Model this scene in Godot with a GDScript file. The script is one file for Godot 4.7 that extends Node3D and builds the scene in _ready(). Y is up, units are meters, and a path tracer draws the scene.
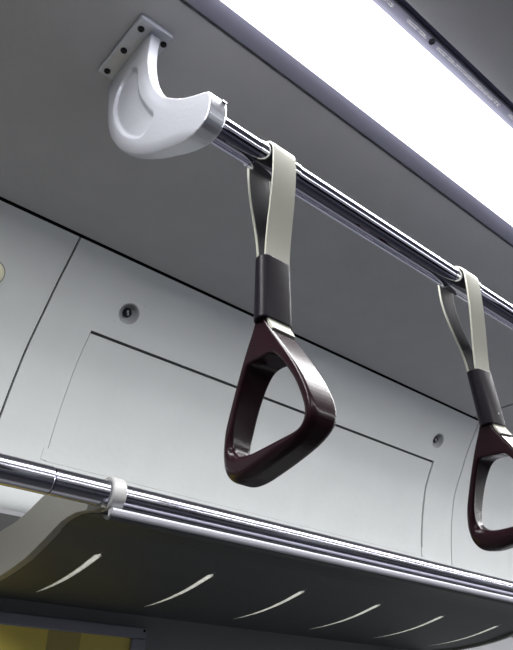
extends Node3D

const H := 1.2            # eye height above the floor; all heights below are given from the eye
const BAR_Y := 0.5832
const BAR_Z := -0.4427
const BAR_R := 0.017
const CEIL := 0.897
const RAIL_Y := 0.2833
const RAIL_Z := -0.8345

var used := {}
var M := {}
var mesh_st: SurfaceTool
var smooth_next := 1

# ---------------------------------------------------------------- naming
func numbered(called: String, parent: Node) -> String:
	var key := str(parent.get_instance_id()) + called
	var n: int = used.get(key, 0)
	used[key] = n + 1
	return called if n == 0 else "%s_%03d" % [called, n]

func tag(o: Node, label: String, category: String, group := "") -> void:
	o.set_meta("label", label)
	o.set_meta("category", category)
	if group != "":
		o.set_meta("group", group)

func base(called: String, at: Vector3) -> Node3D:
	var o := Node3D.new()
	o.name = numbered(called, self)
	add_child(o, true)
	o.position = at
	return o

# adds a mesh whose points are given in room coordinates (height from the eye)
func put(called: String, mesh: Mesh, mat: Material, parent: Node3D, label := "") -> MeshInstance3D:
	var o := MeshInstance3D.new()
	o.name = numbered(called, parent)
	o.mesh = mesh
	o.material_override = mat
	o.cast_shadow = GeometryInstance3D.SHADOW_CASTING_SETTING_ON
	parent.add_child(o, true)
	var t := Transform3D.IDENTITY
	var p: Node = parent
	while p is Node3D and p != self:
		t = (p as Node3D).transform * t
		p = p.get_parent()
	o.transform = t.affine_inverse() * Transform3D(Basis.IDENTITY, Vector3(0, H, 0))
	if label != "":
		o.set_meta("label", label)
	return o

# adds a mesh in its parent's own axes
func put_local(called: String, mesh: Mesh, mat: Material, parent: Node3D, t := Transform3D.IDENTITY) -> MeshInstance3D:
	var o := MeshInstance3D.new()
	o.name = numbered(called, parent)
	o.mesh = mesh
	o.material_override = mat
	o.transform = t
	parent.add_child(o, true)
	return o

# ---------------------------------------------------------------- mesh building
func begin() -> SurfaceTool:
	var st := SurfaceTool.new()
	st.begin(Mesh.PRIMITIVE_TRIANGLES)
	return st

func done(st: SurfaceTool) -> ArrayMesh:
	st.generate_normals()
	return st.commit()

func tri(st: SurfaceTool, a: Vector3, b: Vector3, c: Vector3, g: int) -> void:
	st.set_smooth_group(g); st.add_vertex(a)
	st.set_smooth_group(g); st.add_vertex(c)
	st.set_smooth_group(g); st.add_vertex(b)

func quad(st: SurfaceTool, a: Vector3, b: Vector3, c: Vector3, d: Vector3, g: int = -1) -> void:
	tri(st, a, b, c, g)
	tri(st, a, c, d, g)

func fresh_group() -> int:
	smooth_next = smooth_next % 30 + 1
	return smooth_next

# rounded box between two corners, edges chamfered by b
func box(st: SurfaceTool, lo: Vector3, hi: Vector3, b := 0.0) -> void:
	var poly := PackedVector2Array([Vector2(lo.x, lo.y), Vector2(hi.x, lo.y), Vector2(hi.x, hi.y), Vector2(lo.x, hi.y)])
	if b > 0.0:
		poly = PackedVector2Array([Vector2(lo.x + b, lo.y), Vector2(hi.x - b, lo.y), Vector2(hi.x, lo.y + b), Vector2(hi.x, hi.y - b), Vector2(hi.x - b, hi.y), Vector2(lo.x + b, hi.y), Vector2(lo.x, hi.y - b), Vector2(lo.x, lo.y + b)])
	extrude(st, poly, lo.z, hi.z, b, Transform3D.IDENTITY, false)

func box_mesh(lo: Vector3, hi: Vector3, b := 0.0) -> ArrayMesh:
	var st := begin()
	box(st, lo, hi, b)
	return done(st)

func inset(poly: PackedVector2Array, d: float) -> PackedVector2Array:
	var out := PackedVector2Array()
	var n := poly.size()
	for i in n:
		var e0 := (poly[i] - poly[(i + n - 1) % n]).normalized()
		var e1 := (poly[(i + 1) % n] - poly[i]).normalized()
		var n0 := Vector2(-e0.y, e0.x)
		var n1 := Vector2(-e1.y, e1.x)
		var m := (n0 + n1)
		var k: float = max(0.35, 1.0 + n0.dot(n1))
		out.append(poly[i] + m * (d / k))
	return out

# polygon in the local XY plane pushed along local Z from h0 to h1
func extrude(st: SurfaceTool, poly_in: PackedVector2Array, h0: float, h1: float, b: float, t: Transform3D, soft: bool) -> void:
	var poly := poly_in.duplicate()
	var area := 0.0
	for i in poly.size():
		area += poly[i].cross(poly[(i + 1) % poly.size()])
	if area < 0:
		poly.reverse()
	var rings := []
	if b > 0.0:
		var ins := inset(poly, b)
		var mid := inset(poly, b * 0.3)
		rings = [[ins, h0], [mid, h0 + b * 0.3], [poly, h0 + b], [poly, h1 - b], [mid, h1 - b * 0.3], [ins, h1]]
	else:
		rings = [[poly, h0], [poly, h1]]
	var flip := t.basis.determinant() < 0
	var n := poly.size()
	for k in rings.size() - 1:
		var g := fresh_group() if soft else -1
		var p: PackedVector2Array = rings[k][0]
		var q: PackedVector2Array = rings[k + 1][0]
		for i in n:
			var j := (i + 1) % n
			var a := t * Vector3(p[i].x, p[i].y, rings[k][1])
			var bb := t * Vector3(p[j].x, p[j].y, rings[k][1])
			var c := t * Vector3(q[j].x, q[j].y, rings[k + 1][1])
			var d := t * Vector3(q[i].x, q[i].y, rings[k + 1][1])
			if flip:
				quad(st, a, d, c, bb, g)
			else:
				quad(st, a, bb, c, d, g)
	for side in 2:
		var r: PackedVector2Array = rings[0][0] if side == 0 else rings[-1][0]
		var h: float = rings[0][1] if side == 0 else rings[-1][1]
		var idx := Geometry2D.triangulate_polygon(r)
		for i in range(0, idx.size(), 3):
			var a := t * Vector3(r[idx[i]].x, r[idx[i]].y, h)
			var bb := t * Vector3(r[idx[i + 1]].x, r[idx[i + 1]].y, h)
			var c := t * Vector3(r[idx[i + 2]].x, r[idx[i + 2]].y, h)
			var nn := (bb - a).cross(c - a)
			var want := t.basis.z * (-1.0 if side == 0 else 1.0)
			if nn.dot(want) < 0:
				tri(st, a, c, bb, -1)
			else:
				tri(st, a, bb, c, -1)

# frame whose XY is the room's (z, y) plane and whose Z is the room's x
func along_x() -> Transform3D:
	return Transform3D(Basis(Vector3(0, 0, 1), Vector3(0, 1, 0), Vector3(1, 0, 0)), Vector3.ZERO)

# profile of (distance along axis, radius) turned about the local Y axis
func lathe(st: SurfaceTool, prof: PackedVector2Array, seg: int, t: Transform3D, soft_all := false) -> void:
	var g0 := fresh_group()
	for k in prof.size() - 1:
		var g := g0 if soft_all else fresh_group()
		for i in seg:
			var a0 := TAU * i / seg
			var a1 := TAU * (i + 1) / seg
			var p := prof[k]
			var q := prof[k + 1]
			var a := t * Vector3(cos(a0) * p.y, p.x, sin(a0) * p.y)
			var b := t * Vector3(cos(a1) * p.y, p.x, sin(a1) * p.y)
			var c := t * Vector3(cos(a1) * q.y, q.x, sin(a1) * q.y)
			var d := t * Vector3(cos(a0) * q.y, q.x, sin(a0) * q.y)
			if p.y < 1e-6:
				tri(st, a, d, c, g)
			elif q.y < 1e-6:
				tri(st, a, c, b, g)
			else:
				quad(st, a, d, c, b, g)

# frame for lathe: local Y along direction d, at point p
func axis_frame(p: Vector3, d: Vector3) -> Transform3D:
	var y := d.normalized()
	var x := y.cross(Vector3(0.31, 0.2, 0.93)).normalized()
	return Transform3D(Basis(x, y, x.cross(y)), p)

func tube_mesh(prof: PackedVector2Array, y: float, z: float, seg := 64) -> ArrayMesh:
	var st := begin()
	lathe(st, prof, seg, axis_frame(Vector3(0, y, z), Vector3(1, 0, 0)))
	return done(st)

# ---------------------------------------------------------------- signed distances and surface nets
func poly_dist(p: Vector2, v: PackedVector2Array) -> float:
	var n := v.size()
	var d := (p - v[0]).length_squared()
	var s := 1.0
	var j := n - 1
	for i in n:
		var e := v[j] - v[i]
		var w := p - v[i]
		var b: Vector2 = w - e * clampf(w.dot(e) / e.length_squared(), 0.0, 1.0)
		d = minf(d, b.length_squared())
		var c1 := p.y >= v[i].y
		var c2 := p.y < v[j].y
		var c3 := e.x * w.y > e.y * w.x
		if (c1 and c2 and c3) or (not c1 and not c2 and not c3):
			s = -s
		j = i
	return s * sqrt(d)

func smooth_closed(p: PackedVector2Array, times: int) -> PackedVector2Array:
	var cur := p
	for k in times:
		var nxt := PackedVector2Array()
		for i in cur.size():
			var a := cur[i]
			var b := cur[(i + 1) % cur.size()]
			nxt.append(a * 0.75 + b * 0.25)
			nxt.append(a * 0.25 + b * 0.75)
		cur = nxt
	return cur

func surface_net(f: PackedFloat32Array, nx: int, ny: int, nz: int, origin: Vector3, cell: Vector3, t: Transform3D) -> ArrayMesh:
	var verts := PackedVector3Array()
	var norms := PackedVector3Array()
	var index := PackedInt32Array()
	var id := PackedInt32Array()
	id.resize(nx * ny * nz)
	var sx := 1
	var sy := nx
	var sz := nx * ny
	var offs := [0, sx, sy, sx + sy, sz, sx + sz, sy + sz, sx + sy + sz]
	var edges := [[0, 1], [2, 3], [4, 5], [6, 7], [0, 2], [1, 3], [4, 6], [5, 7], [0, 4], [1, 5], [2, 6], [3, 7]]
	var corner := [Vector3(0, 0, 0), Vector3(1, 0, 0), Vector3(0, 1, 0), Vector3(1, 1, 0), Vector3(0, 0, 1), Vector3(1, 0, 1), Vector3(0, 1, 1), Vector3(1, 1, 1)]
	for z in nz - 1:
		for y in ny - 1:
			var row := z * sz + y * sy
			for x in nx - 1:
				var b := row + x
				var s := f[b] < 0.0
				if (f[b + 1] < 0.0) == s and (f[b + sy] < 0.0) == s and (f[b + sy + 1] < 0.0) == s and (f[b + sz] < 0.0) == s and (f[b + sz + 1] < 0.0) == s and (f[b + sz + sy] < 0.0) == s and (f[b + sz + sy + 1] < 0.0) == s:
					continue
				var acc := Vector3.ZERO
				var n := 0
				for e in edges:
					var fa := f[b + offs[e[0]]]
					var fb := f[b + offs[e[1]]]
					if (fa < 0.0) != (fb < 0.0):
						var k := fa / (fa - fb)
						acc += corner[e[0]].lerp(corner[e[1]], k)
						n += 1
				acc /= n
				var gx := 0.0
				var gy := 0.0
				var gz := 0.0
				for c in 4:
					gx += f[b + offs[c * 2 + 1]] - f[b + offs[c * 2]]
				for c in [0, 1, 4, 5]:
					gy += f[b + offs[c + 2]] - f[b + offs[c]]
				for c in 4:
					gz += f[b + offs[c + 4]] - f[b + offs[c]]
				id[b] = verts.size()
				verts.append(t * (origin + (Vector3(x, y, z) + acc) * cell))
				norms.append((t.basis * Vector3(gx / cell.x, gy / cell.y, gz / cell.z)).normalized())
	var flip := t.basis.determinant() < 0
	for z in range(1, nz - 1):
		for y in range(1, ny - 1):
			for x in range(1, nx - 1):
				var b := z * sz + y * sy + x
				var s := f[b] < 0.0
				for axis in 3:
					var step: int = [sx, sy, sz][axis]
					if (f[b + step] < 0.0) == s:
						continue
					var u: int = [sy, sz, sx][axis]
					var w: int = [sz, sx, sy][axis]
					var q := [id[b - u - w], id[b - w], id[b], id[b - u]]
					if s == flip:
						index.append_array([q[0], q[1], q[2], q[0], q[2], q[3]])
					else:
						index.append_array([q[0], q[2], q[1], q[0], q[3], q[2]])
	var arr := []
	arr.resize(Mesh.ARRAY_MAX)
	arr[Mesh.ARRAY_VERTEX] = verts
	arr[Mesh.ARRAY_NORMAL] = norms
	arr[Mesh.ARRAY_INDEX] = index
	var m := ArrayMesh.new()
	m.add_surface_from_arrays(Mesh.PRIMITIVE_TRIANGLES, arr)
	return m

# ---------------------------------------------------------------- materials
func grain(freq: float, strength: float, seed_n: int, side := 256) -> NoiseTexture2D:
	var n := FastNoiseLite.new()
	n.seed = seed_n
	n.frequency = freq
	n.fractal_octaves = 3
	var t := NoiseTexture2D.new()
	t.noise = n
	t.width = side
	t.height = side
	t.seamless = true
	t.as_normal_map = true
	t.bump_strength = strength
	return t

func tone(freq: float, seed_n: int, lo: float, hi: float, side := 256) -> NoiseTexture2D:
	var n := FastNoiseLite.new()
	n.seed = seed_n
	n.frequency = freq
	n.fractal_octaves = 4
	var g := Gradient.new()
	g.set_color(0, Color(lo, lo, lo))
	g.set_color(1, Color(hi, hi, hi))
	var t := NoiseTexture2D.new()
	t.noise = n
	t.width = side
	t.height = side
	t.seamless = true
	t.color_ramp = g
	return t

func mat(c: Color, rough: float, metal := 0.0) -> StandardMaterial3D:
	var m := StandardMaterial3D.new()
	m.albedo_color = c
	m.roughness = rough
	m.metallic = metal
	return m

func textured(m: StandardMaterial3D, scale: float, normal: Texture2D, depth: float, albedo: Texture2D = null) -> StandardMaterial3D:
	m.uv1_triplanar = true
	m.uv1_scale = Vector3.ONE * scale
	if normal:
		m.normal_enabled = true
		m.normal_texture = normal
		m.normal_scale = depth
	if albedo:
		m.albedo_texture = albedo
	return m

func make_materials() -> void:
	var fine := grain(0.08, 2.0, 3)
	var wear := tone(0.012, 8, 0.975, 1.0)
	M.wall = textured(mat(Color(0.84, 0.855, 0.855), 0.42), 2.0, fine, 0.06, wear)
	M.ceiling = textured(mat(Color(0.70, 0.70, 0.71), 0.55), 3.0, fine, 0.12, wear)
	M.dish = mat(Color(0.66, 0.67, 0.68), 0.35)
	M.seat = mat(Color(0.42, 0.43, 0.44), 0.6)
	M.gap = mat(Color(0.03, 0.03, 0.035), 0.9)
	M.groove = mat(Color(0.27, 0.27, 0.38), 0.6)
	M.light_frame = textured(mat(Color(0.49, 0.49, 0.55), 0.5), 4.0, fine, 0.08)
	M.chrome = mat(Color(0.64, 0.64, 0.71), 0.035, 1.0)
	M.rail_chrome = mat(Color(0.70, 0.70, 0.74), 0.17, 1.0)
	M.collar_chrome = mat(Color(0.80, 0.80, 0.83), 0.10, 1.0)
	M.silver = textured(mat(Color(0.77, 0.78, 0.815), 0.36, 0.6), 6.0, fine, 0.10)
	M.aluminium = mat(Color(0.80, 0.80, 0.82), 0.30, 0.6)
	M.steel_dark = mat(Color(0.16, 0.16, 0.18), 0.35, 0.6)
	M.recess_dark = mat(Color(0.03, 0.03, 0.035), 0.8)
	M.grip = mat(Color(0.150, 0.080, 0.105), 0.24)
	M.grip.metallic_specular = 0.27
	M.grip.clearcoat_enabled = true
	M.grip.clearcoat = 0.15
	M.grip.clearcoat_roughness = 0.18
	M.sleeve = mat(Color(0.095, 0.08, 0.115), 0.38)
	M.sleeve.metallic_specular = 0.28
	M.strap = textured(mat(Color(0.74, 0.74, 0.69), 0.6), 30.0, fine, 0.15)
	M.lining = textured(mat(Color(0.19, 0.19, 0.21), 0.8), 60.0, grain(0.05, 6.0, 12), 0.6)
	M.collar = mat(Color(0.64, 0.64, 0.64), 0.4)
	M.arm = textured(mat(Color(0.52, 0.52, 0.50), 0.45), 6.0, fine, 0.1)
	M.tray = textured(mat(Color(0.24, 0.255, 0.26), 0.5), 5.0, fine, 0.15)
	M.nose = mat(Color(0.70, 0.70, 0.74), 0.4, 0.1)
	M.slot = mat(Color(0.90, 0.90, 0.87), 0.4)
	M.lower_wall = textured(mat(Color(0.54, 0.545, 0.56), 0.5), 3.0, fine, 0.12)
	M.frame = mat(Color(0.58, 0.58, 0.64), 0.4, 0.3)
	M.sill = textured(mat(Color(0.36, 0.37, 0.40), 0.5), 3.0, fine, 0.12)
	M.bounce_bench = mat(Color(0.57, 0.57, 0.57), 0.6)
	M.painted_shade = mat(Color(0.22, 0.22, 0.22), 0.7)
	M.floor = textured(mat(Color(0.11, 0.115, 0.14), 0.6), 3.0, fine, 0.3)
	M.window = mat(Color(0.03, 0.035, 0.045), 0.05)
	M.cream = mat(Color(0.84, 0.83, 0.72), 0.45)
	M.diffuser = mat(Color(0.95, 0.95, 0.97), 0.5)
	M.diffuser.emission_enabled = true
	M.diffuser.emission = Color(0.97, 0.97, 1.0)
	M.diffuser.emission_energy_multiplier = 2.6

# ---------------------------------------------------------------- the cove wall
# profile of the wall: (height, z), top to bottom
var cove := PackedVector2Array([Vector2(0.893, -1.1015), Vector2(0.8481, -1.1377), Vector2(0.8022, -1.1743), Vector2(0.7597, -1.2027), Vector2(0.7231, -1.2283), Vector2(0.681, -1.254), Vector2(0.6316, -1.2741), Vector2(0.5949, -1.2869), Vector2(0.5492, -1.2997), Vector2(0.4988, -1.3116), Vector2(0.4577, -1.318), Vector2(0.395, -1.3235), Vector2(0.378, -1.331), Vector2(0.374, -1.345)])

func cove_at(y: float, off := 0.0) -> Vector2:
	var i := 0
	while i < cove.size() - 2 and y < cove[i + 1].x:
		i += 1
	var p0 := cove[max(i - 1, 0)]
	var p1 := cove[i]
	var p2 := cove[i + 1]
	var p3 := cove[min(i + 2, cove.size() - 1)]
	var k := clampf((p1.x - y) / (p1.x - p2.x), -0.2, 1.0)
	var m1 := (p2.y - p0.y) / (p2.x - p0.x)
	var m2 := (p3.y - p1.y) / (p3.x - p1.x)
	var h := p2.x - p1.x
	var z := (2 * k * k * k - 3 * k * k + 1) * p1.y + (k * k * k - 2 * k * k + k) * h * m1 + (-2 * k * k * k + 3 * k * k) * p2.y + (k * k * k - k * k) * h * m2
	var slope := lerpf(m1, m2, k)
	# the room side is +z: unit normal of the profile, (ny, nz)
	var n := Vector2(-slope, 1.0).normalized()
	return Vector2(y + n.x * off, z + n.y * off)

func warp(x: float, y: float) -> float:
	return x + (0.047 if x > 0.75 else 0.065) * (x - 0.75) * clampf((0.897 - y) / 0.4, 0.0, 1.1)

func on_wall(x: float, y: float, off := 0.0) -> Vector3:
	var c := cove_at(y, off)
	return Vector3(warp(x, y), c.x, c.y)

# a sheet of the wall between x0..x1 and the heights ys (top to bottom), with thickness and square openings left out
func wall_sheet(st: SurfaceTool, xs: PackedFloat32Array, ys: PackedFloat32Array, off: float, thick: float, holes: Array) -> void:
	var g := fresh_group()
	var cut := func(i: int, j: int) -> bool:
		if i < 0 or j < 0 or i >= xs.size() - 1 or j >= ys.size() - 1:
			return true
		var cx := (xs[i] + xs[i + 1]) / 2
		var cy := (ys[j] + ys[j + 1]) / 2
		for r: Rect2 in holes:
			if r.has_point(Vector2(cx, cy)):
				return true
		return false
	for i in xs.size() - 1:
		for j in ys.size() - 1:
			if cut.call(i, j):
				continue
			var a := on_wall(xs[i], ys[j + 1], off)
			var b := on_wall(xs[i + 1], ys[j + 1], off)
			var c := on_wall(xs[i + 1], ys[j], off)
			var d := on_wall(xs[i], ys[j], off)
			quad(st, a, b, c, d, g)
			var a2 := on_wall(xs[i], ys[j + 1], off - thick)
			var b2 := on_wall(xs[i + 1], ys[j + 1], off - thick)
			var c2 := on_wall(xs[i + 1], ys[j], off - thick)
			var d2 := on_wall(xs[i], ys[j], off - thick)
			if cut.call(i - 1, j):
				quad(st, a2, a, d, d2)
			if cut.call(i + 1, j):
				quad(st, b, b2, c2, c)
			if cut.call(i, j - 1):
				quad(st, d, c, c2, d2)
			if cut.call(i, j + 1):
				quad(st, a2, b2, b, a)

func spread(stops: Array, step: float) -> PackedFloat32Array:
	var out := PackedFloat32Array()
	for i in stops.size() - 1:
		var a: float = stops[i]
		var b: float = stops[i + 1]
		var n: int = max(1, int(ceil(absf(b - a) / step)))
		for k in n:
			out.append(lerpf(a, b, float(k) / n))
	out.append(stops[-1])
	return out

# square patch of wall of half size s round a round hole of radius r, and the dish behind it
func lock_patch(st: SurfaceTool, cx: float, cy: float, sx: float, sy: float, r: float) -> void:
	var g := fresh_group()
	var n := 48
	var ring := []
	for i in n:
		var a := TAU * (i + 0.5) / n
		var c := Vector2(cos(a), sin(a))
		var k: float = 1.0 / max(absf(c.x), absf(c.y))
		var sq := Vector2(c.x * k * sx, c.y * k * sy)
		ring.append([sq, c])
	for i in n:
		var p = ring[i]
		var q = ring[(i + 1) % n]
		var radii := [0.0, 0.5, 1.0]
		for m in 2:
			var f0: float = radii[m]
			var f1: float = radii[m + 1]
			var rr := Vector2(r, r * 0.86)
			var p0: Vector2 = p[0].lerp(p[1] * rr, f0)
			var p1: Vector2 = p[0].lerp(p[1] * rr, f1)
			var q0: Vector2 = q[0].lerp(q[1] * rr, f0)
			var q1: Vector2 = q[0].lerp(q[1] * rr, f1)
			quad(st, on_wall(cx + p0.x, cy + p0.y), on_wall(cx + q0.x, cy + q0.y), on_wall(cx + q1.x, cy + q1.y), on_wall(cx + p1.x, cy + p1.y), g)
	# fill the corners of the square left by the fan
	for sgn in [Vector2(1, 1), Vector2(-1, 1), Vector2(-1, -1), Vector2(1, -1)]:
		var corner := Vector2(sgn.x * sx, sgn.y * sy)
		var best := []
		for i in n:
			best.append([(ring[i][0] as Vector2).distance_to(corner), ring[i][0]])
		best.sort_custom(func(u, v): return u[0] < v[0])
		tri(st, on_wall(cx + corner.x, cy + corner.y), on_wall(cx + best[0][1].x, cy + best[0][1].y), on_wall(cx + best[1][1].x, cy + best[1][1].y), g)

func wall_lock(parent: Node3D, cx: float, cy: float) -> void:
	var p := on_wall(cx, cy)
	var c1 := on_wall(cx, cy + 0.004)
	var c0 := on_wall(cx, cy - 0.004)
	var up := (c1 - c0).normalized()
	var n := Vector3(1, 0, 0).cross(up).normalized()
	var t := Transform3D(Basis(up.cross(n), n, up), p)
	var st := begin()
	var r := 0.0225
	# dish: from the wall surface down to a flat bottom
	lathe(st, PackedVector2Array([Vector2(0.0006, r + 0.0022), Vector2(0.0009, r + 0.001), Vector2(0.0, r), Vector2(-0.0015, r - 0.0012), Vector2(-0.010, r - 0.0042), Vector2(-0.0138, r - 0.0065), Vector2(-0.0145, 0.0108)]), 40, t, true)
	var dish := put("lock_recess", done(st), M.dish, parent)
	st = begin()
	lathe(st, PackedVector2Array([Vector2(-0.014, 0.0), Vector2(-0.0135, 0.0112)]), 32, t)
	lathe(st, PackedVector2Array([Vector2(-0.014, 0.0098), Vector2(-0.0085, 0.0095), Vector2(-0.0078, 0.0085), Vector2(-0.009, 0.0062), Vector2(-0.0145, 0.0)]), 32, t, true)
	put("lock_core", done(st), M.steel_dark, dish)
	st = begin()
	extrude(st, PackedVector2Array([Vector2(-0.0018, -0.0055), Vector2(0.0018, -0.0055), Vector2(0.0018, 0.0055), Vector2(-0.0018, 0.0055)]), 0.0, 0.006, 0.0006, t * Transform3D(Basis(Vector3(0, 1, 0), -0.5) * Basis(Vector3(1, 0, 0), -PI / 2), Vector3(0, -0.012, 0)), false)
	put("lock_tongue", done(st), M.aluminium, dish)

func build_wall() -> void:
	var w := Node3D.new()
	w.name = "wall_left"
	w.set_meta("kind", "structure")
	add_child(w, true)
	var ys_stops := [0.893, 0.378, 0.374]
	var sl := 0.4455      # seam beside the hatch panel, nearer end
	var sr := 1.8935      # seam at the farther end
	var gap := 0.0022
	var L1 := Vector2(0.6185, 0.8075)
	var L2 := Vector2(1.7385, 0.8065)
	var s := 0.026
	var sy := 0.024
	var hx0 := 0.5545
	var hx1 := 1.7505
	var hy0 := 0.754
	var hy1 := 0.4835
	# middle panel with the hatch opening and the two lock openings
	var st := begin()
	var xs := spread([sl + gap, hx0, L1.x - s, L1.x + s, L2.x - s, hx1, L2.x + s, sr - gap], 0.12)
	var yst := [0.893, L1.y + sy, L1.y - sy, hy0, hy1, 0.378, 0.374]
	var ys := spread(yst, 0.02)
	var holes := [Rect2(hx0, hy1, hx1 - hx0, hy0 - hy1), Rect2(L1.x - s, L1.y - sy, 2 * s, 2 * sy), Rect2(L2.x - s, L1.y - sy, 2 * s, 2 * sy)]
	wall_sheet(st, xs, ys, 0.0, 0.009, holes)
	lock_patch(st, L1.x, L1.y, s, sy, 0.0225)
	lock_patch(st, L2.x, L1.y, s, sy, 0.0225)
	put("wall_panel", done(st), M.wall, w)
	wall_lock(w, L1.x, L1.y)
	wall_lock(w, L2.x, L1.y)
	# hatch door set in the opening
	st = begin()
	wall_sheet(st, spread([hx0 + 0.0009, hx1 - 0.0085], 0.12), spread([hy0 - 0.0056, hy1 + 0.0004], 0.02), 0.0006, 0.008, [])
	var hatch := put("hatch_door", done(st), M.wall, w)
	st = begin()
	wall_sheet(st, spread([hx0 - 0.02, hx1 + 0.015], 0.12), spread([hy0 + 0.008, hy1 - 0.012], 0.02), -0.0105, 0.004, [])
	put("hatch_seat", done(st), M.seat, hatch)
	# the small lip where the hatch seats at its lower corners
	for cx in [hx0 - 0.004, hx1 - 0.002]:
		st = begin()
		wall_sheet(st, spread([cx - 0.004, cx + 0.008], 0.02), spread([hy1 + 0.026, hy1 + 0.002], 0.02), 0.0016, 0.003, [])
		put("hatch_stop", done(st), M.wall, hatch)
	# neighbours
	st = begin()
	wall_sheet(st, spread([-3.0, sl - gap], 0.3), spread(ys_stops, 0.02), 0.0, 0.009, [])
	put("wall_panel", done(st), M.wall, w)
	st = begin()
	wall_sheet(st, spread([sr + gap, 3.34], 0.3), spread(ys_stops, 0.02), 0.0, 0.009, [])
	put("wall_panel", done(st), M.wall, w)
	st = begin()
	wall_sheet(st, spread([3.345, 6.6], 0.3), spread(ys_stops, 0.02), 0.0, 0.009, [])
	put("wall_panel", done(st), M.wall, w)
	# dark backing that shows in the joints
	st = begin()
	wall_sheet(st, spread([-3.2, 6.8], 0.4), spread([0.93, 0.893, 0.40], 0.03), -0.02, 0.02, [])
	put("backing", done(st), M.gap, w)
	put("shade_strip", box_mesh(Vector3(-2.9, 0.296, -1.334), Vector3(6.9, 0.368, -1.3305), 0.001), M.painted_shade, w)  # flat dark strip that paints in the shade below the cove panels
	# unseen pale seat along the wall, added to bounce light up at the tray
	put("bounce_bench_seat", box_mesh(Vector3(-2.9, -0.80, -1.332), Vector3(6.9, -0.72, -0.86), 0.02), M.bounce_bench, w)
	put("bounce_bench_front", box_mesh(Vector3(-2.9, -H, -1.30), Vector3(6.9, -0.80, -0.92), 0.0), M.lower_wall, w)
	# darker lower wall below the cove
	put("lower_panel", box_mesh(Vector3(-3.0, -H, -1.40), Vector3(7.0, 0.40, -1.332), 0.0), M.lower_wall, w)

# ---------------------------------------------------------------- ceiling, lights, far side of the car
func structure_box(called: String, lo: Vector3, hi: Vector3, m: Material) -> Node3D:
	var o := put(called, box_mesh(lo, hi), m, self)
	o.set_meta("kind", "structure")
	return o

func build_shell() -> void:
	structure_box("floor", Vector3(-3.2, -H - 0.1, -1.5), Vector3(7.2, -H, 1.7), M.floor)
	structure_box("wall_back", Vector3(-3.2, -H, -1.5), Vector3(-3.0, 1.0, 1.7), M.wall)
	structure_box("wall_front", Vector3(7.0, -H, -1.5), Vector3(7.2, 1.0, 1.7), M.wall)
	# opposite side: sill, header and posts round dark night windows
	var w := Node3D.new()
	w.name = "wall_right"
	w.set_meta("kind", "structure")
	add_child(w, true)
	put("sill_panel", box_mesh(Vector3(-3.0, -H, 1.46), Vector3(7.0, -0.35, 1.56)), M.sill, w)
	put("header_panel", box_mesh(Vector3(-3.0, 0.45, 1.46), Vector3(7.0, 0.95, 1.56)), M.wall, w)
	for k in 6:
		var x := -3.0 + k * 1.95
		put("post", box_mesh(Vector3(x, -0.35, 1.46), Vector3(x + 0.25, 0.45, 1.56)), M.wall, w)
	for k in 5:
		var x := -2.75 + k * 1.95
		var o := put("window", box_mesh(Vector3(x, -0.35, 1.50), Vector3(x + 1.7, 0.45, 1.52)), M.window, self)
		o.name = "window_%d" % (k + 1)
		o.set_meta("kind", "structure")
	var c := Node3D.new()
	c.name = "ceiling"
	c.set_meta("kind", "structure")
	add_child(c, true)
	put("backing", box_mesh(Vector3(-3.2, CEIL + 0.016, -1.5), Vector3(7.2, CEIL + 0.1, 1.7)), M.gap, c)
	# panel over the rack, with a joint across it far along the car
	put("ceiling_panel", box_mesh(Vector3(-3.0, CEIL, -1.096), Vector3(1.858, CEIL + 0.014, -0.5255), 0.001), M.ceiling, c)
	put("ceiling_panel", box_mesh(Vector3(1.866, CEIL, -1.096), Vector3(7.0, CEIL + 0.014, -0.5255), 0.001), M.ceiling, c)
	put("joint_strip", box_mesh(Vector3(-3.0, CEIL + 0.004, -0.3240), Vector3(7.0, CEIL + 0.014, -0.3140)), M.groove, c)
	for z in [[-0.5235, -0.3255], [0.4630, 0.6610]]:
		put("ceiling_panel", box_mesh(Vector3(-3.0, CEIL, z[0]), Vector3(-1.0, CEIL + 0.014, z[1]), 0.001), M.ceiling, c)
	# panel along the middle of the car, and over the far side
	put("ceiling_panel", box_mesh(Vector3(-3.0, CEIL, -0.3145), Vector3(7.0, CEIL + 0.014, 0.45), 0.001), M.ceiling, c)
	put("ceiling_panel", box_mesh(Vector3(-3.0, CEIL, 0.68), Vector3(7.0, CEIL + 0.014, 1.46), 0.001), M.ceiling, c)

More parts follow.
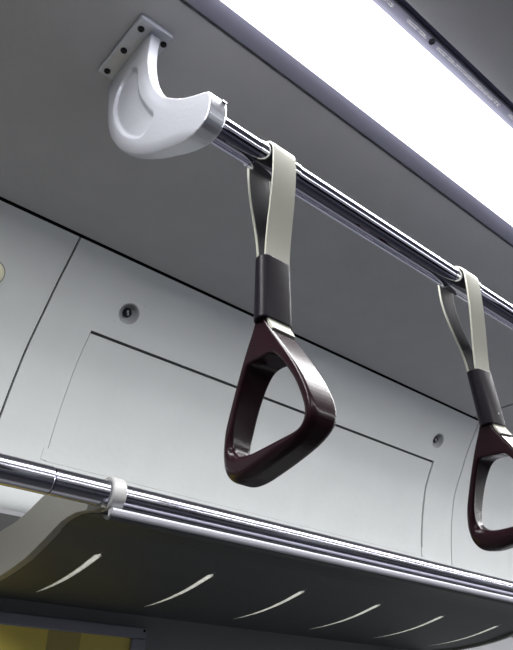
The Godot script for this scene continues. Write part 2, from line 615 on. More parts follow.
func ceiling_light(zd0: float, zd1: float, za: float, zb: float, label: String, near: bool, energy: float) -> void:
	var zc := (zd0 + zd1) / 2
	var o := base("ceiling_light", Vector3(3.0, H + CEIL, zc))
	tag(o, label, "ceiling light", "ceiling light strips")
	put("frame_strip", box_mesh(Vector3(-0.99, CEIL - 0.003, za), Vector3(6.99, CEIL + 0.015, zd0), 0.0015), M.light_frame, o)
	var f2 := put("frame_strip", box_mesh(Vector3(-0.99, CEIL - 0.003, zd1), Vector3(6.99, CEIL + 0.015, zb), 0.0015), M.light_frame, o)
	put("diffuser", box_mesh(Vector3(-0.99, CEIL - 0.0175, zd0), Vector3(6.99, CEIL + 0.012, zd1), 0.002), M.diffuser, o)
	var l := AreaLight3D.new()
	l.name = "light_source"
	l.area_size = Vector2(7.96, zd1 - zd0 - 0.002)
	l.area_normalize_energy = false
	l.light_energy = energy
	l.light_color = Color(1.0, 0.995, 0.99)
	l.area_range = 12.0
	l.area_attenuation = 2.0
	l.shadow_enabled = true
	o.add_child(l)
	l.position = Vector3(0, -0.0185, 0)
	l.rotation = Vector3(-PI / 2, 0, 0)
	if not near:
		return
	# recessed screw and the pale printed lines on the farther frame strip
	var st := begin()
	var t := axis_frame(Vector3(0.6155, CEIL - 0.003, -0.3296), Vector3(0, -1, 0))
	lathe(st, PackedVector2Array([Vector2(0.0, 0.0052), Vector2(0.0012, 0.0050), Vector2(0.0012, 0.0036), Vector2(0.0003, 0.0030), Vector2(0.0003, 0.0012), Vector2(0.0016, 0.0010), Vector2(0.0016, 0.0)]), 24, t)
	put("screw", done(st), M.steel_dark, f2)
	var img := Image.create(512, 32, false, Image.FORMAT_RGBA8)
	img.fill(Color(1.0, 1.0, 0.98, 0.0))
	var rng := RandomNumberGenerator.new()
	rng.seed = 41
	for band in 2:
		var x := 4
		while x < 505:
			var wd := rng.randi_range(2, 5)
			if rng.randf() > 0.06:
				for k in rng.randi_range(2, 3):
					img.fill_rect(Rect2i(x + rng.randi_range(0, 2), 4 + band * 13 + rng.randi_range(0, 5), rng.randi_range(1, wd), rng.randi_range(4, 7)), Color(1.0, 1.0, 0.98, rng.randf_range(0.85, 1.0)))
			x += wd + 2
	var pm := mat(Color.WHITE, 0.5)
	pm.albedo_texture = ImageTexture.create_from_image(img)
	pm.transparency = BaseMaterial3D.TRANSPARENCY_ALPHA
	for seg in [[0.30, 0.527], [0.556, 0.606], [0.626, 0.797], [0.822, 1.06]]:
		var q := SurfaceTool.new()
		q.begin(Mesh.PRIMITIVE_TRIANGLES)
		var y := CEIL - 0.0034
		var zz := -0.3305
		var hw := 0.0035
		var u1: float = (seg[1] - seg[0]) / 0.25
		var cs := [[seg[0], zz - hw, 0.0, 1.0], [seg[1], zz + hw, u1, 0.0], [seg[1], zz - hw, u1, 1.0], [seg[0], zz - hw, 0.0, 1.0], [seg[0], zz + hw, 0.0, 0.0], [seg[1], zz + hw, u1, 0.0]]
		for p in cs:
			q.set_uv(Vector2(p[2], p[3]))
			q.add_vertex(Vector3(p[0], y, p[1]))
		q.generate_normals()
		put("printed_line", q.commit(), pm, f2)

# ---------------------------------------------------------------- overhead bar and its bracket
func bracket_mesh() -> ArrayMesh:
	# outline in (z, y) measured from the bar's centre
	var outline := PackedVector2Array([
		Vector2(-0.143, 0.313), Vector2(-0.1462, 0.259), Vector2(-0.1409, 0.221), Vector2(-0.1245, 0.170), Vector2(-0.099, 0.1275), Vector2(-0.072, 0.0965), Vector2(-0.046, 0.072), Vector2(-0.0227, 0.0545), Vector2(0.000, 0.0400), Vector2(0.0120, 0.0325), Vector2(0.0185, 0.0260), Vector2(0.0212, 0.0160), Vector2(0.0210, 0.0040), Vector2(0.0180, -0.0090), Vector2(0.0100, -0.0175), Vector2(-0.004, -0.0195), Vector2(-0.020, -0.0150),
		Vector2(-0.044, -0.0050), Vector2(-0.0656, 0.0064), Vector2(-0.0935, 0.0205), Vector2(-0.1207, 0.0378), Vector2(-0.148, 0.058), Vector2(-0.1715, 0.0793), Vector2(-0.192, 0.1000), Vector2(-0.210, 0.1235), Vector2(-0.228, 0.1500), Vector2(-0.241, 0.1740), Vector2(-0.2525, 0.2050), Vector2(-0.262, 0.2400), Vector2(-0.270, 0.2760), Vector2(-0.2765, 0.313)])
	outline = smooth_closed(outline, 1)
	var pocket := PackedVector2Array([Vector2(-0.188, 0.2640), Vector2(-0.206, 0.2660), Vector2(-0.2215, 0.2600), Vector2(-0.2300, 0.2450), Vector2(-0.2325, 0.2187), Vector2(-0.222, 0.1850), Vector2(-0.2058, 0.1555), Vector2(-0.186, 0.1260), Vector2(-0.1667, 0.1045), Vector2(-0.148, 0.087), Vector2(-0.1300, 0.0745), Vector2(-0.1120, 0.0800), Vector2(-0.1055, 0.0940), Vector2(-0.121, 0.1150), Vector2(-0.1358, 0.1390), Vector2(-0.1495, 0.1620), Vector2(-0.1606, 0.1870), Vector2(-0.168, 0.2150), Vector2(-0.173, 0.2450)])
	pocket = smooth_closed(pocket, 1)
	var cu := 0.0019
	var cw := 0.0016
	var nu := int(0.312 / cu) + 2
	var nv := int(0.345 / cu) + 2
	var nw := int(0.032 / cw) + 2
	var org := Vector3(-0.284, -0.026, -0.004)
	var f := PackedFloat32Array()
	f.resize(nu * nv * nw)
	for j in nv:
		for i in nu:
			var u := org.x + i * cu
			var v := org.y + j * cu
			var p := Vector2(u, v)
			var d := poly_dist(p, outline)
			var t := lerpf(0.0165, 0.0235, smoothstep(-0.15, -0.03, u))
			var w0 := 0.0
			if d < 0.0:
				# softly rounded outer-lower edge of the face
				var away := smoothstep(0.0, 0.03, -(v - 0.36) * 0.5 - u * 0.9 - 0.19)
				var e := clampf(1.0 + d / 0.016, 0.0, 1.0)
				w0 += 0.0035 * e * e * away
				var dp := poly_dist(p, pocket)
				var deep := 0.0045 * smoothstep(0.045, 0.125, v + (u + 0.135) * 0.25) 
				w0 += deep * smoothstep(0.0035, -0.0035, dp)
			for k in nw:
				var w := org.z + k * cw
				var a := d
				var b: float = max(w0 - w, w - t)
				var r := 0.0014
				var qx: float = max(a + r, 0.0)
				var qy: float = max(b + r, 0.0)
				f[(k * nv + j) * nu + i] = sqrt(qx * qx + qy * qy) + min(max(a + r, b + r), 0.0) - r
	return surface_net(f, nu, nv, nw, org, Vector3(cu, cu, cw), along_x())

func build_overhead_bar() -> void:
	var o := base("overhead_bar", Vector3(0.2865, H + BAR_Y, BAR_Z))
	tag(o, "polished chrome overhead bar held by a crescent-shaped silver bracket bolted to the ceiling", "grab bar")
	put("bar_tube", tube_mesh(PackedVector2Array([Vector2(0.300, 0.0), Vector2(0.300, BAR_R), Vector2(6.98, BAR_R), Vector2(6.98, 0.0)]), BAR_Y, BAR_Z, 96), M.chrome, o)
	# bracket
	var br := MeshInstance3D.new()
	br.name = "bracket"
	br.mesh = bracket_mesh()
	br.material_override = M.silver
	o.add_child(br, true)
	br.transform = Transform3D.IDENTITY
	var st := begin()
	box(st, Vector3(0.2625, CEIL - 0.0085, -0.7035), Vector3(0.3185, CEIL, -0.5765), 0.002)
	put("mounting_plate", done(st), M.silver, br)
	for z in [-0.693, -0.6435, -0.595]:
		for x in [0.2735, 0.3130]:
			st = begin()
			lathe(st, PackedVector2Array([Vector2(0.0, 0.0052), Vector2(0.0015, 0.0050), Vector2(0.0026, 0.0036), Vector2(0.0026, 0.0018), Vector2(0.0010, 0.0014), Vector2(0.0010, 0.0)]), 20, axis_frame(Vector3(x, CEIL - 0.0085, z), Vector3(0, -1, 0)))
			put("screw", done(st), M.steel_dark, br)
	# small set screw on the rim of the ring end
	st = begin()
	lathe(st, PackedVector2Array([Vector2(-0.001, 0.0034), Vector2(0.0008, 0.0032), Vector2(0.0008, 0.0016), Vector2(-0.001, 0.0)]), 16, axis_frame(Vector3(0.3055, BAR_Y + 0.0205, BAR_Z + 0.0215), Vector3(0, 0.35, 1)))
	put("set_screw", done(st), M.steel_dark, br)
	# thin stop collars that keep the straps in place
	for x in [0.396, 0.7715]:
		var c := tube_mesh(PackedVector2Array([Vector2(x - 0.031, BAR_R - 0.0005), Vector2(x - 0.031, BAR_R + 0.0009), Vector2(x + 0.031, BAR_R + 0.0009), Vector2(x + 0.031, BAR_R - 0.0005)]), BAR_Y, BAR_Z, 64)
		var col := put("stop_collar", c, M.collar_chrome, o)
		st = begin()
		lathe(st, PackedVector2Array([Vector2(0.0, 0.003), Vector2(0.0022, 0.0026), Vector2(0.003, 0.0012), Vector2(0.003, 0.0)]), 12, axis_frame(Vector3(x - 0.0205, BAR_Y + BAR_R * 0.96, BAR_Z - BAR_R * 0.2), Vector3(0, 1, -0.2)))
		put("collar_screw", done(st), M.collar_chrome, col)

# ---------------------------------------------------------------- strap handles
func grip_mesh() -> ArrayMesh:
	# outlines in (z from the bar, height from the eye)
	var outer := PackedVector2Array([Vector2(0.0, 0.3630), Vector2(-0.0085, 0.3630), Vector2(-0.0105, 0.3610), Vector2(-0.0140, 0.3510), Vector2(-0.0230, 0.334), Vector2(-0.0360, 0.303), Vector2(-0.0475, 0.272), Vector2(-0.0565, 0.245), Vector2(-0.0595, 0.228), Vector2(-0.0550, 0.212), Vector2(-0.0430, 0.2015), Vector2(-0.024, 0.2000), Vector2(0.0, 0.2050), Vector2(0.022, 0.2105), Vector2(0.044, 0.2170), Vector2(0.058, 0.2235), Vector2(0.067, 0.232), Vector2(0.0690, 0.241), Vector2(0.0650, 0.257), Vector2(0.0540, 0.282), Vector2(0.0415, 0.303), Vector2(0.027, 0.325), Vector2(0.014, 0.3440), Vector2(0.0070, 0.3560), Vector2(0.0060, 0.3620)])
	var hole_a := PackedVector2Array([Vector2(-0.0185, 0.3180), Vector2(-0.0250, 0.3105), Vector2(-0.0345, 0.283), Vector2(-0.0415, 0.258), Vector2(-0.0440, 0.242), Vector2(-0.0420, 0.232), Vector2(-0.0340, 0.2270), Vector2(-0.020, 0.2250), Vector2(0.000, 0.2265), Vector2(0.025, 0.2285), Vector2(0.045, 0.2300), Vector2(0.0535, 0.2355), Vector2(0.0565, 0.2450), Vector2(0.0545, 0.2570), Vector2(0.0470, 0.2760), Vector2(0.0345, 0.2955), Vector2(0.0225, 0.3110), Vector2(0.0140, 0.3175), Vector2(0.004, 0.3160)])
	var hole_b := PackedVector2Array([Vector2(-0.009, 0.3175), Vector2(-0.0180, 0.3145), Vector2(-0.0275, 0.3040), Vector2(-0.0385, 0.2845), Vector2(-0.0465, 0.2640), Vector2(-0.0510, 0.2480), Vector2(-0.0505, 0.2350), Vector2(-0.0400, 0.2275), Vector2(-0.020, 0.2250), Vector2(0.000, 0.2265), Vector2(0.025, 0.2285), Vector2(0.045, 0.2300), Vector2(0.0535, 0.2355), Vector2(0.0565, 0.2450), Vector2(0.0545, 0.2570), Vector2(0.0470, 0.2760), Vector2(0.0345, 0.2955), Vector2(0.0225, 0.3110), Vector2(0.0120, 0.3165), Vector2(0.002, 0.3170)])
	var outer_b := outer.duplicate()
	outer = smooth_closed(outer, 2)
	outer_b = smooth_closed(outer_b, 2)
	hole_a = smooth_closed(hole_a, 2)
	hole_b = smooth_closed(hole_b, 2)
	var c := 0.0013
	var cw := 0.0013
	var hw := 0.0172
	var org := Vector3(-0.066, 0.190, -0.021)
	var nu := int(0.141 / c) + 2
	var nv := int(0.178 / c) + 2
	var nw := int(0.042 / cw) + 2
	var f := PackedFloat32Array()
	f.resize(nu * nv * nw)
	for j in nv:
		for i in nu:
			var p := Vector2(org.x + i * c, org.y + j * c)
			var oa := poly_dist(p, outer)
			var ob := poly_dist(p, outer_b)
			if oa > 0.006 and ob > 0.006:
				for k in nw:
					f[(k * nv + j) * nu + i] = 0.006
				continue
			var ha := poly_dist(p, hole_a)
			var hb := poly_dist(p, hole_b)
			var low := smoothstep(0.262, 0.222, p.y)
			var r := lerpf(0.0028, 0.0105, low)
			for k in nw:
				var w := org.z + k * cw
				var m := clampf(w / hw * 0.5 + 0.5, 0.0, 1.0)
				var d: float = max(lerpf(oa, ob, m), -lerpf(ha, hb, m))
				var b := absf(w) - hw
				var qx: float = max(d + r, 0.0)
				var qy: float = max(b + r, 0.0)
				f[(k * nv + j) * nu + i] = sqrt(qx * qx + qy * qy) + min(max(d + r, b + r), 0.0) - r
	var t := along_x()
	t.origin = Vector3(0, -BAR_Y, 0)
	return surface_net(f, nu, nv, nw, org, Vector3(c, c, cw), t)

# ribbon along a path in (z, y) with its own centre in x at every point, w wide, between offsets o0 and o1 off the path
func ribbon(path: PackedVector2Array, cx: PackedFloat32Array, w: float, o0: float, o1: float) -> ArrayMesh:
	var st := begin()
	var n := path.size()
	var inner := PackedVector2Array()
	var outer := PackedVector2Array()
	for i in n:
		var a := path[max(i - 1, 0)]
		var b := path[min(i + 1, n - 1)]
		var e := (b - a).normalized()
		var nn := Vector2(e.y, -e.x)
		inner.append(path[i] + nn * o0)
		outer.append(path[i] + nn * o1)
	var g := [fresh_group(), fresh_group(), fresh_group(), fresh_group()]
	var cb := 0.0006
	for i in n - 1:
		var P := []
		for k in [i, i + 1]:
			var x0 := cx[k] - w / 2
			var x1 := cx[k] + w / 2
			P.append([Vector3(x0, inner[k].y, inner[k].x), Vector3(x1, inner[k].y, inner[k].x), Vector3(x1, outer[k].y, outer[k].x), Vector3(x0, outer[k].y, outer[k].x)])
		for s in 4:
			var s2 := (s + 1) % 4
			quad(st, P[0][s], P[0][s2], P[1][s2], P[1][s], g[s])
	for k in [0, n - 1]:
		var x0 := cx[k] - w / 2
		var x1 := cx[k] + w / 2
		quad(st, Vector3(x0, inner[k].y, inner[k].x), Vector3(x1, inner[k].y, inner[k].x), Vector3(x1, outer[k].y, outer[k].x), Vector3(x0, outer[k].y, outer[k].x))
	return done(st)

func bez(a: Vector2, b: Vector2, c: Vector2, d: Vector2, n: int) -> PackedVector2Array:
	var out := PackedVector2Array()
	for i in n:
		out.append(a.bezier_interpolate(b, c, d, float(i) / n))
	return out

# local axes: origin at the bar's centre over the strap; `lean` turns sleeve and grip about the car's depth axis
func strap_handle(x: float, lean: float, shift: float, bow: float, label: String, grip: ArrayMesh, glint: bool, swing := 0.0) -> void:
	var o := base("strap_handle", Vector3(x, H + BAR_Y, BAR_Z))
	tag(o, label, "strap handle", "strap handles on the overhead bar")
	var R := BAR_R + 0.0022
	var path := PackedVector2Array()
	path.append_array(bez(Vector2(0.0042, -0.146), Vector2(0.006, -0.095), Vector2(R + 0.0005, -0.06), Vector2(R, 0.0), 14))
	for i in 20:
		var a := PI * i / 20
		var rr: float = R + 0.004 * smoothstep(0.4, 1.0, float(i) / 20)
		path.append(Vector2(cos(a) * rr, sin(a) * rr))
	path.append_array(bez(Vector2(-R - 0.004, 0.0), Vector2(-R - 0.003 - bow, -0.055), Vector2(-0.007 - bow * 0.6, -0.095), Vector2(-0.0042, -0.146), 14))
	path.append(Vector2(-0.0042, -0.146))
	var cx := PackedFloat32Array()
	for p in path:
		cx.append(shift * smoothstep(0.0, -0.14, p.y))
	var strap := put_local("strap", ribbon(path, cx, 0.0345, 0.0004, 0.0030), M.strap, o)
	var lin := ribbon(path, cx, 0.0318, 0.0, 0.0006)
	var lo := put_local("strap_lining", lin, M.lining, strap)
	lo.set_meta("label", "dark grained inner face of the strap")
	# sleeve and grip hang from a point just under the sleeve's top
	var t := Transform3D(Basis(Vector3(0, 0, 1), lean), Vector3(shift, -0.138, 0)) * Transform3D(Basis.IDENTITY, Vector3(0, 0.138, 0))
	var st := begin()
	# rounded flat tube with one bevelled edge, slightly wider towards the grip
	var hx := 0.0218
	var hz := 0.0100
	var oct := PackedVector2Array()
	for k in 9:
		var a := PI * 0.5 + PI * k / 8.0
		oct.append(Vector2(-hx + 0.0085 + cos(a) * 0.0085, sin(a) * hz))
	oct.append_array(PackedVector2Array([Vector2(hx - 0.006, -hz), Vector2(hx - 0.0015, -hz + 0.0015), Vector2(hx, -hz + 0.005), Vector2(hx, hz - 0.0075), Vector2(hx - 0.0008, hz - 0.0058), Vector2(hx - 0.0065, hz - 0.0006), Vector2(hx - 0.009, hz)]))
	var area := 0.0
	for k in oct.size():
		area += oct[k].cross(oct[(k + 1) % oct.size()])
	if area < 0:
		oct.reverse()
	var rings := [[-0.2225, 0.95], [-0.2237, 1.0], [-0.2232, 1.04], [-0.2215, 1.05], [-0.1462, 1.0], [-0.1450, 0.985], [-0.1447, 0.95], [-0.1462, 0.86]]
	var sg := [fresh_group(), fresh_group(), fresh_group(), fresh_group()]
	for k in rings.size() - 1:
		for q in oct.size():
			var a := oct[q]
			var b := oct[(q + 1) % oct.size()]
			var k0: float = rings[k][1]
			var k1: float = rings[k + 1][1]
			quad(st, t * Vector3(a.x * k0, rings[k][0], a.y * k0), t * Vector3(a.x * k1, rings[k + 1][0], a.y * k1), t * Vector3(b.x * k1, rings[k + 1][0], b.y * k1), t * Vector3(b.x * k0, rings[k][0], b.y * k0), sg[1] if k == 3 else sg[0] if k < 3 else sg[2])
	for e in [0, rings.size() - 1]:
		var idx := Geometry2D.triangulate_polygon(oct)
		var kk: float = rings[e][1]
		for q in range(0, idx.size(), 3):
			var v := []
			for m in 3:
				v.append(t * Vector3(oct[idx[q + m]].x * kk, rings[e][0], oct[idx[q + m]].y * kk))
			tri(st, v[0], v[1], v[2], -1)
	var sl := put_local("sleeve", done(st), M.sleeve, o)
	if glint:  # small pale dome that stands in for a glint on the sleeve
		st = begin()
		lathe(st, PackedVector2Array([Vector2(0.0, 0.0011), Vector2(0.0006, 0.0009), Vector2(0.0009, 0.0)]), 12, t * axis_frame(Vector3(0.004, -0.2075, hz * 1.03), Vector3(0, 0, 1)))
		put_local("sleeve_glint", done(st), M.aluminium, sl)
	# the loop of strap that goes from the sleeve into the grip
	var low := PackedVector2Array([Vector2(0.0040, -0.2160), Vector2(0.0050, -0.2225), Vector2(0.0070, -0.2285), Vector2(0.0105, -0.2345), Vector2(0.0135, -0.2400)])
	var lm := ribbon(low, PackedFloat32Array([0, 0, 0, 0, 0]), 0.030, 0.0, -0.0034)
	put_local("strap_end", lm, M.strap, strap, t)
	put_local("grip", grip, M.grip, o, t * Transform3D(Basis(Vector3(1, 0, 0), swing), Vector3(0, -0.225 + swing * 0.05, 0)) * Transform3D(Basis.IDENTITY, Vector3(0, 0.225, 0)))

# ---------------------------------------------------------------- luggage rack
func tray_profile() -> PackedVector2Array:   # (z, y) of the underside, front to back
	return PackedVector2Array([Vector2(-0.8140, 0.2492), Vector2(-0.8170, 0.2466), Vector2(-0.8210, 0.2452), Vector2(-0.8262, 0.2462), Vector2(-0.836, 0.2520), Vector2(-0.850, 0.2580), Vector2(-0.870, 0.2635), Vector2(-0.8995, 0.2678), Vector2(-0.922, 0.2668), Vector2(-0.944, 0.2638), Vector2(-0.965, 0.2580), Vector2(-0.988, 0.2515), Vector2(-1.0068, 0.2466), Vector2(-1.03, 0.2415), Vector2(-1.06, 0.2345), Vector2(-1.085, 0.2295), Vector2(-1.105, 0.2262), Vector2(-1.135, 0.2222), Vector2(-1.165, 0.2193), Vector2(-1.195, 0.2172), Vector2(-1.228, 0.2160), Vector2(-1.27, 0.2160), Vector2(-1.331, 0.2164)])

func slit(z: float) -> float:
	var k := (-1.0068 - z) / (1.228 - 1.0068)
	if k <= 0.0 or k >= 1.0:
		return 0.0
	return 0.0068 * pow(clampf(k / 0.03, 0.0, 1.0), 0.5) * pow(1.0 - k, 0.42)

func build_rack() -> void:
	var o := base("luggage_rack", Vector3(1.1, H + RAIL_Y, RAIL_Z))
	tag(o, "overhead luggage rack with chrome front rail, grey curved end arms and dark slotted tray", "luggage rack")
	# rail in two joined lengths
	var rail := put("rail", tube_mesh(PackedVector2Array([Vector2(0.3550, 0.0), Vector2(0.3550, 0.0160), Vector2(0.3572, 0.0160), Vector2(0.3574, 0.0178), Vector2(0.3582, 0.0181), Vector2(6.98, 0.0181), Vector2(6.98, 0.0)]), RAIL_Y, RAIL_Z, 96), M.rail_chrome, o)
	put("rail_end", tube_mesh(PackedVector2Array([Vector2(-2.98, 0.0), Vector2(-2.98, 0.0187), Vector2(0.3545, 0.0187), Vector2(0.3555, 0.0181), Vector2(0.3555, 0.0)]), RAIL_Y, RAIL_Z, 96), M.rail_chrome, rail)
	# tray: columns between the slits, each following the slits' edges
	var slots := []
	for i in 6:
		slots.append(0.5345 + 0.2253 * i)
	var zs := PackedVector2Array()
	var prof := tray_profile()
	for i in prof.size() - 1:
		for k in 3:
			zs.append(prof[i].lerp(prof[i + 1], k / 3.0))
	zs.append(prof[-1])
	var x_lo := 0.4405
	var x_hi := 1.7600
	var th := 0.005
	var st := begin()
	var g := fresh_group()
	var gt := fresh_group()
	for c in slots.size() + 1:
		for j in zs.size() - 1:
			var p := zs[j]
			var q := zs[j + 1]
			var xa0: float = x_lo if c == 0 else slots[c - 1] + slit(p.x)
			var xa1: float = x_lo if c == 0 else slots[c - 1] + slit(q.x)
			var xb0: float = x_hi if c == slots.size() else slots[c] - slit(p.x)
			var xb1: float = x_hi if c == slots.size() else slots[c] - slit(q.x)
			quad(st, Vector3(xa0, p.y, p.x), Vector3(xa1, q.y, q.x), Vector3(xb1, q.y, q.x), Vector3(xb0, p.y, p.x), g)
			quad(st, Vector3(xa0, p.y + th, p.x), Vector3(xb0, p.y + th, p.x), Vector3(xb1, q.y + th, q.x), Vector3(xa1, q.y + th, q.x), gt)
	for e in [x_lo, x_hi]:
		for j in zs.size() - 1:
			var p := zs[j]
			var q := zs[j + 1]
			quad(st, Vector3(e, p.y, p.x), Vector3(e, q.y, q.x), Vector3(e, q.y + th, q.x), Vector3(e, p.y + th, p.x))
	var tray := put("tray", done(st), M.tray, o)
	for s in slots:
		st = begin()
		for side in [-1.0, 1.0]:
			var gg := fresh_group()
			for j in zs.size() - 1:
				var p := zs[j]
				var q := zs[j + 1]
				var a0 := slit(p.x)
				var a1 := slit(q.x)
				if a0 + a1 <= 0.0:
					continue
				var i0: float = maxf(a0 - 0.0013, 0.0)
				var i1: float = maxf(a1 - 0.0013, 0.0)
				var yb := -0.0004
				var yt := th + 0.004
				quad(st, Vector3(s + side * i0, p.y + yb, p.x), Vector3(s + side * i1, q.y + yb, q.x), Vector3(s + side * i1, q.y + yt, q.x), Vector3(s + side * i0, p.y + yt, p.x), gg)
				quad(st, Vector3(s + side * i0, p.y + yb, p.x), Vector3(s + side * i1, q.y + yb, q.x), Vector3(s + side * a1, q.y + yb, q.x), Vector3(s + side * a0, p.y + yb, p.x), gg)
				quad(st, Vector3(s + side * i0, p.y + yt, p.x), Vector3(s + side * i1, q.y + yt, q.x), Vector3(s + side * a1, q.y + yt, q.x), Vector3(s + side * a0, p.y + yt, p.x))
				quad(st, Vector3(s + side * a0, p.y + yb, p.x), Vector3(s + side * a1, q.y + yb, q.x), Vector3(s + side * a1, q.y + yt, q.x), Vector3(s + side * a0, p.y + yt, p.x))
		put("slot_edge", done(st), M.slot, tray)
	# rounded front edge under the rail; dark tray colour below paints in its shade
	var nose := PackedVector2Array([Vector2(-0.8240, 0.2500)])
	for k in 7:
		var a := deg_to_rad(48.0 + 42.0 * k / 6.0)
		nose.append(Vector2(-0.8255 + sin(a) * 0.0145, 0.2590 - cos(a) * 0.0145))
	nose.append(Vector2(-0.8130, 0.2605))
	nose.append(Vector2(-0.8240, 0.2605))
	st = begin()
	extrude(st, nose, x_lo, x_hi, 0.0008, along_x(), true)
	put("front_edge", done(st), M.nose, o, "bright rounded front edge of the tray")
	# the two arms with the collars that carry the rail
	for x in [0.4305, 1.7575]:
		st = begin()
		var arm := PackedVector2Array([Vector2(-0.826, 0.262), Vector2(-0.846, 0.2600), Vector2(-0.870, 0.2655), Vector2(-0.8995, 0.2690), Vector2(-0.922, 0.2680), Vector2(-0.944, 0.2648), Vector2(-0.965, 0.2578), Vector2(-0.988, 0.2495), Vector2(-1.020, 0.2393), Vector2(-1.051, 0.2298), Vector2(-1.095, 0.2220), Vector2(-1.139, 0.2160), Vector2(-1.200, 0.2110), Vector2(-1.3325, 0.2080), Vector2(-1.3325, 0.291), Vector2(-1.250, 0.2930), Vector2(-1.185, 0.2945), Vector2(-1.119, 0.2985), Vector2(-1.067, 0.3095), Vector2(-1.030, 0.3200), Vector2(-1.000, 0.3260), Vector2(-0.950, 0.3230), Vector2(-0.900, 0.3150), Vector2(-0.860, 0.3060), Vector2(-0.830, 0.3020)])
		extrude(st, arm, x, x + 0.0125, 0.0012, along_x(), false)
		var a := put("arm", done(st), M.arm, o)
		var cxx: float = x + 0.0185
		var col := tube_mesh(PackedVector2Array([Vector2(cxx - 0.0095, 0.0182), Vector2(cxx - 0.0105, 0.0192), Vector2(cxx - 0.0105, 0.0228), Vector2(cxx - 0.009, 0.0243), Vector2(cxx + 0.009, 0.0243), Vector2(cxx + 0.0105, 0.0228), Vector2(cxx + 0.0105, 0.0192), Vector2(cxx + 0.0095, 0.0182)]), RAIL_Y, RAIL_Z, 64)
		put("collar", col, M.collar, a)

# ---------------------------------------------------------------- advert frame and the disc on the wall
func build_advert() -> void:
	var zb := -1.332
	var o := base("advert_frame", Vector3(0.28, H - 0.13, zb))
	tag(o, "yellow advertising poster in a grey frame on the dark wall below the luggage rack", "poster frame")
	var x0 := -0.34
	var x1 := 0.830
	var y1 := 0.192
	var y0 := -0.14
	put("frame_rail", box_mesh(Vector3(x0, y1 - 0.0215, zb), Vector3(x1, y1, zb + 0.012), 0.002), M.frame, o)
	put("frame_rail", box_mesh(Vector3(x0, y0, zb), Vector3(x1, y0 + 0.0215, zb + 0.012), 0.002), M.frame, o)
	put("frame_rail", box_mesh(Vector3(x0, y0 + 0.0215, zb), Vector3(x0 + 0.033, y1 - 0.0215, zb + 0.012), 0.002), M.frame, o)
	put("frame_rail", box_mesh(Vector3(x1 - 0.033, y0 + 0.0215, zb), Vector3(x1, y1 - 0.0215, zb + 0.012), 0.002), M.frame, o)
	var img := Image.create(512, 128, false, Image.FORMAT_RGB8)
	img.fill(Color(0.97, 0.88, 0.42))
	img.fill_rect(Rect2i(428, 0, 32, 128), Color(0.74, 0.68, 0.38))
	img.fill_rect(Rect2i(460, 0, 52, 128), Color(0.90, 0.82, 0.42))
	img.fill_rect(Rect2i(0, 0, 40, 128), Color(0.86, 0.79, 0.42))
	var m := mat(Color.WHITE, 0.35)
	m.albedo_texture = ImageTexture.create_from_image(img)
	var q := SurfaceTool.new()
	q.begin(Mesh.PRIMITIVE_TRIANGLES)
	var xa := x0 + 0.033
	var xb := x1 - 0.033
	var ya := y0 + 0.0215
	var yb := y1 - 0.0215
	var z := zb + 0.004
	for p in [[xa, ya, 0, 1], [xb, yb, 1, 0], [xb, ya, 1, 1], [xa, ya, 0, 1], [xa, yb, 0, 0], [xb, yb, 1, 0]]:
		q.set_normal(Vector3(0, 0, 1))
		q.set_uv(Vector2(p[2], p[3]))
		q.add_vertex(Vector3(p[0], p[1], z))
	put("poster", q.commit(), m, o, "plain yellow poster with a darker olive band")
	var st := begin()
	lathe(st, PackedVector2Array([Vector2(0.0, 0.0028), Vector2(0.0015, 0.0024), Vector2(0.0018, 0.0)]), 12, axis_frame(Vector3(x1 - 0.006, y1 - 0.006, zb + 0.012), Vector3(0, 0, 1)))
	put("frame_screw", done(st), M.recess_dark, o)

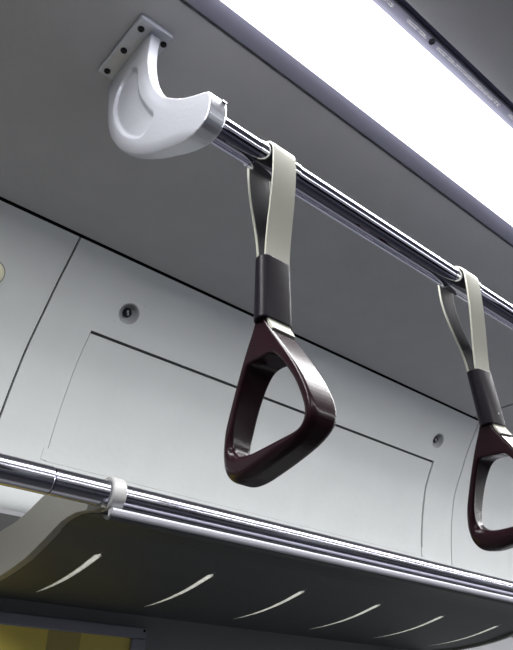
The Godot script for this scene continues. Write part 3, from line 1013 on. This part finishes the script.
func build_disc() -> void:
	var p := on_wall(0.318, 0.785)
	var up := (on_wall(0.318, 0.790) - on_wall(0.318, 0.780)).normalized()
	var n := Vector3(1, 0, 0).cross(up).normalized()
	var o := base("wall_disc", p + Vector3(0, H, 0))
	tag(o, "cream round knob on the pale wall panel at the left edge of the photo", "knob")
	var st := begin()
	var r := 0.024
	lathe(st, PackedVector2Array([Vector2(-0.001, r), Vector2(0.008, r), Vector2(0.013, r - 0.003), Vector2(0.016, r - 0.008), Vector2(0.017, r - 0.016), Vector2(0.017, 0.0)]), 40, axis_frame(p, n), true)
	put("cap", done(st), M.cream, o)
	st = begin()
	lathe(st, PackedVector2Array([Vector2(-0.001, r + 0.003), Vector2(0.003, r + 0.003), Vector2(0.004, r), Vector2(0.004, 0.0)]), 40, axis_frame(p, n))
	put("base_ring", done(st), M.arm, o)

# ----------------------------------------------------------------
func _ready() -> void:
	var cam := Camera3D.new()
	cam.name = "camera"
	cam.fov = rad_to_deg(2.0 * atan(325.0 / 680.0))
	cam.near = 0.02
	cam.far = 50.0
	cam.transform = Transform3D(Basis(Vector3(0.75856, 0.01181, 0.65150), Vector3(-0.34535, 0.85515, 0.38659), Vector3(-0.55256, -0.51825, 0.65276)).orthonormalized(), Vector3(0, H, 0))
	add_child(cam)
	cam.current = true
	var env := Environment.new()
	env.background_mode = Environment.BG_COLOR
	env.background_color = Color(0.01, 0.01, 0.012)
	env.ambient_light_source = Environment.AMBIENT_SOURCE_DISABLED
	env.tonemap_mode = Environment.TONE_MAPPER_LINEAR
	env.tonemap_exposure = 1.86
	env.sdfgi_enabled = true
	env.ssao_enabled = true
	env.ssil_enabled = true
	var we := WorldEnvironment.new()
	we.name = "environment"
	we.environment = env
	add_child(we)
	make_materials()
	ceiling_light(-0.4785, -0.3450, -0.5200, -0.3235, "long glowing white light strip in the ceiling above the overhead bar", true, 4.9)
	ceiling_light(0.4861, 0.6270, 0.4635, 0.66, "second long ceiling light strip on the far side of the car", false, 2.0)
	build_shell()
	build_wall()
	build_rack()
	build_overhead_bar()
	var grip := grip_mesh()
	strap_handle(0.3962, 0.0, 0.0012, 0.0, "maroon triangular strap handle nearest the ceiling bracket, hanging straight on a cream strap", grip, false)
	strap_handle(0.7715, 0.150, 0.0100, 0.004, "maroon strap handle leaning at the right edge, farther along the chrome bar", grip, true, 0.055)
	build_advert()
	build_disc()
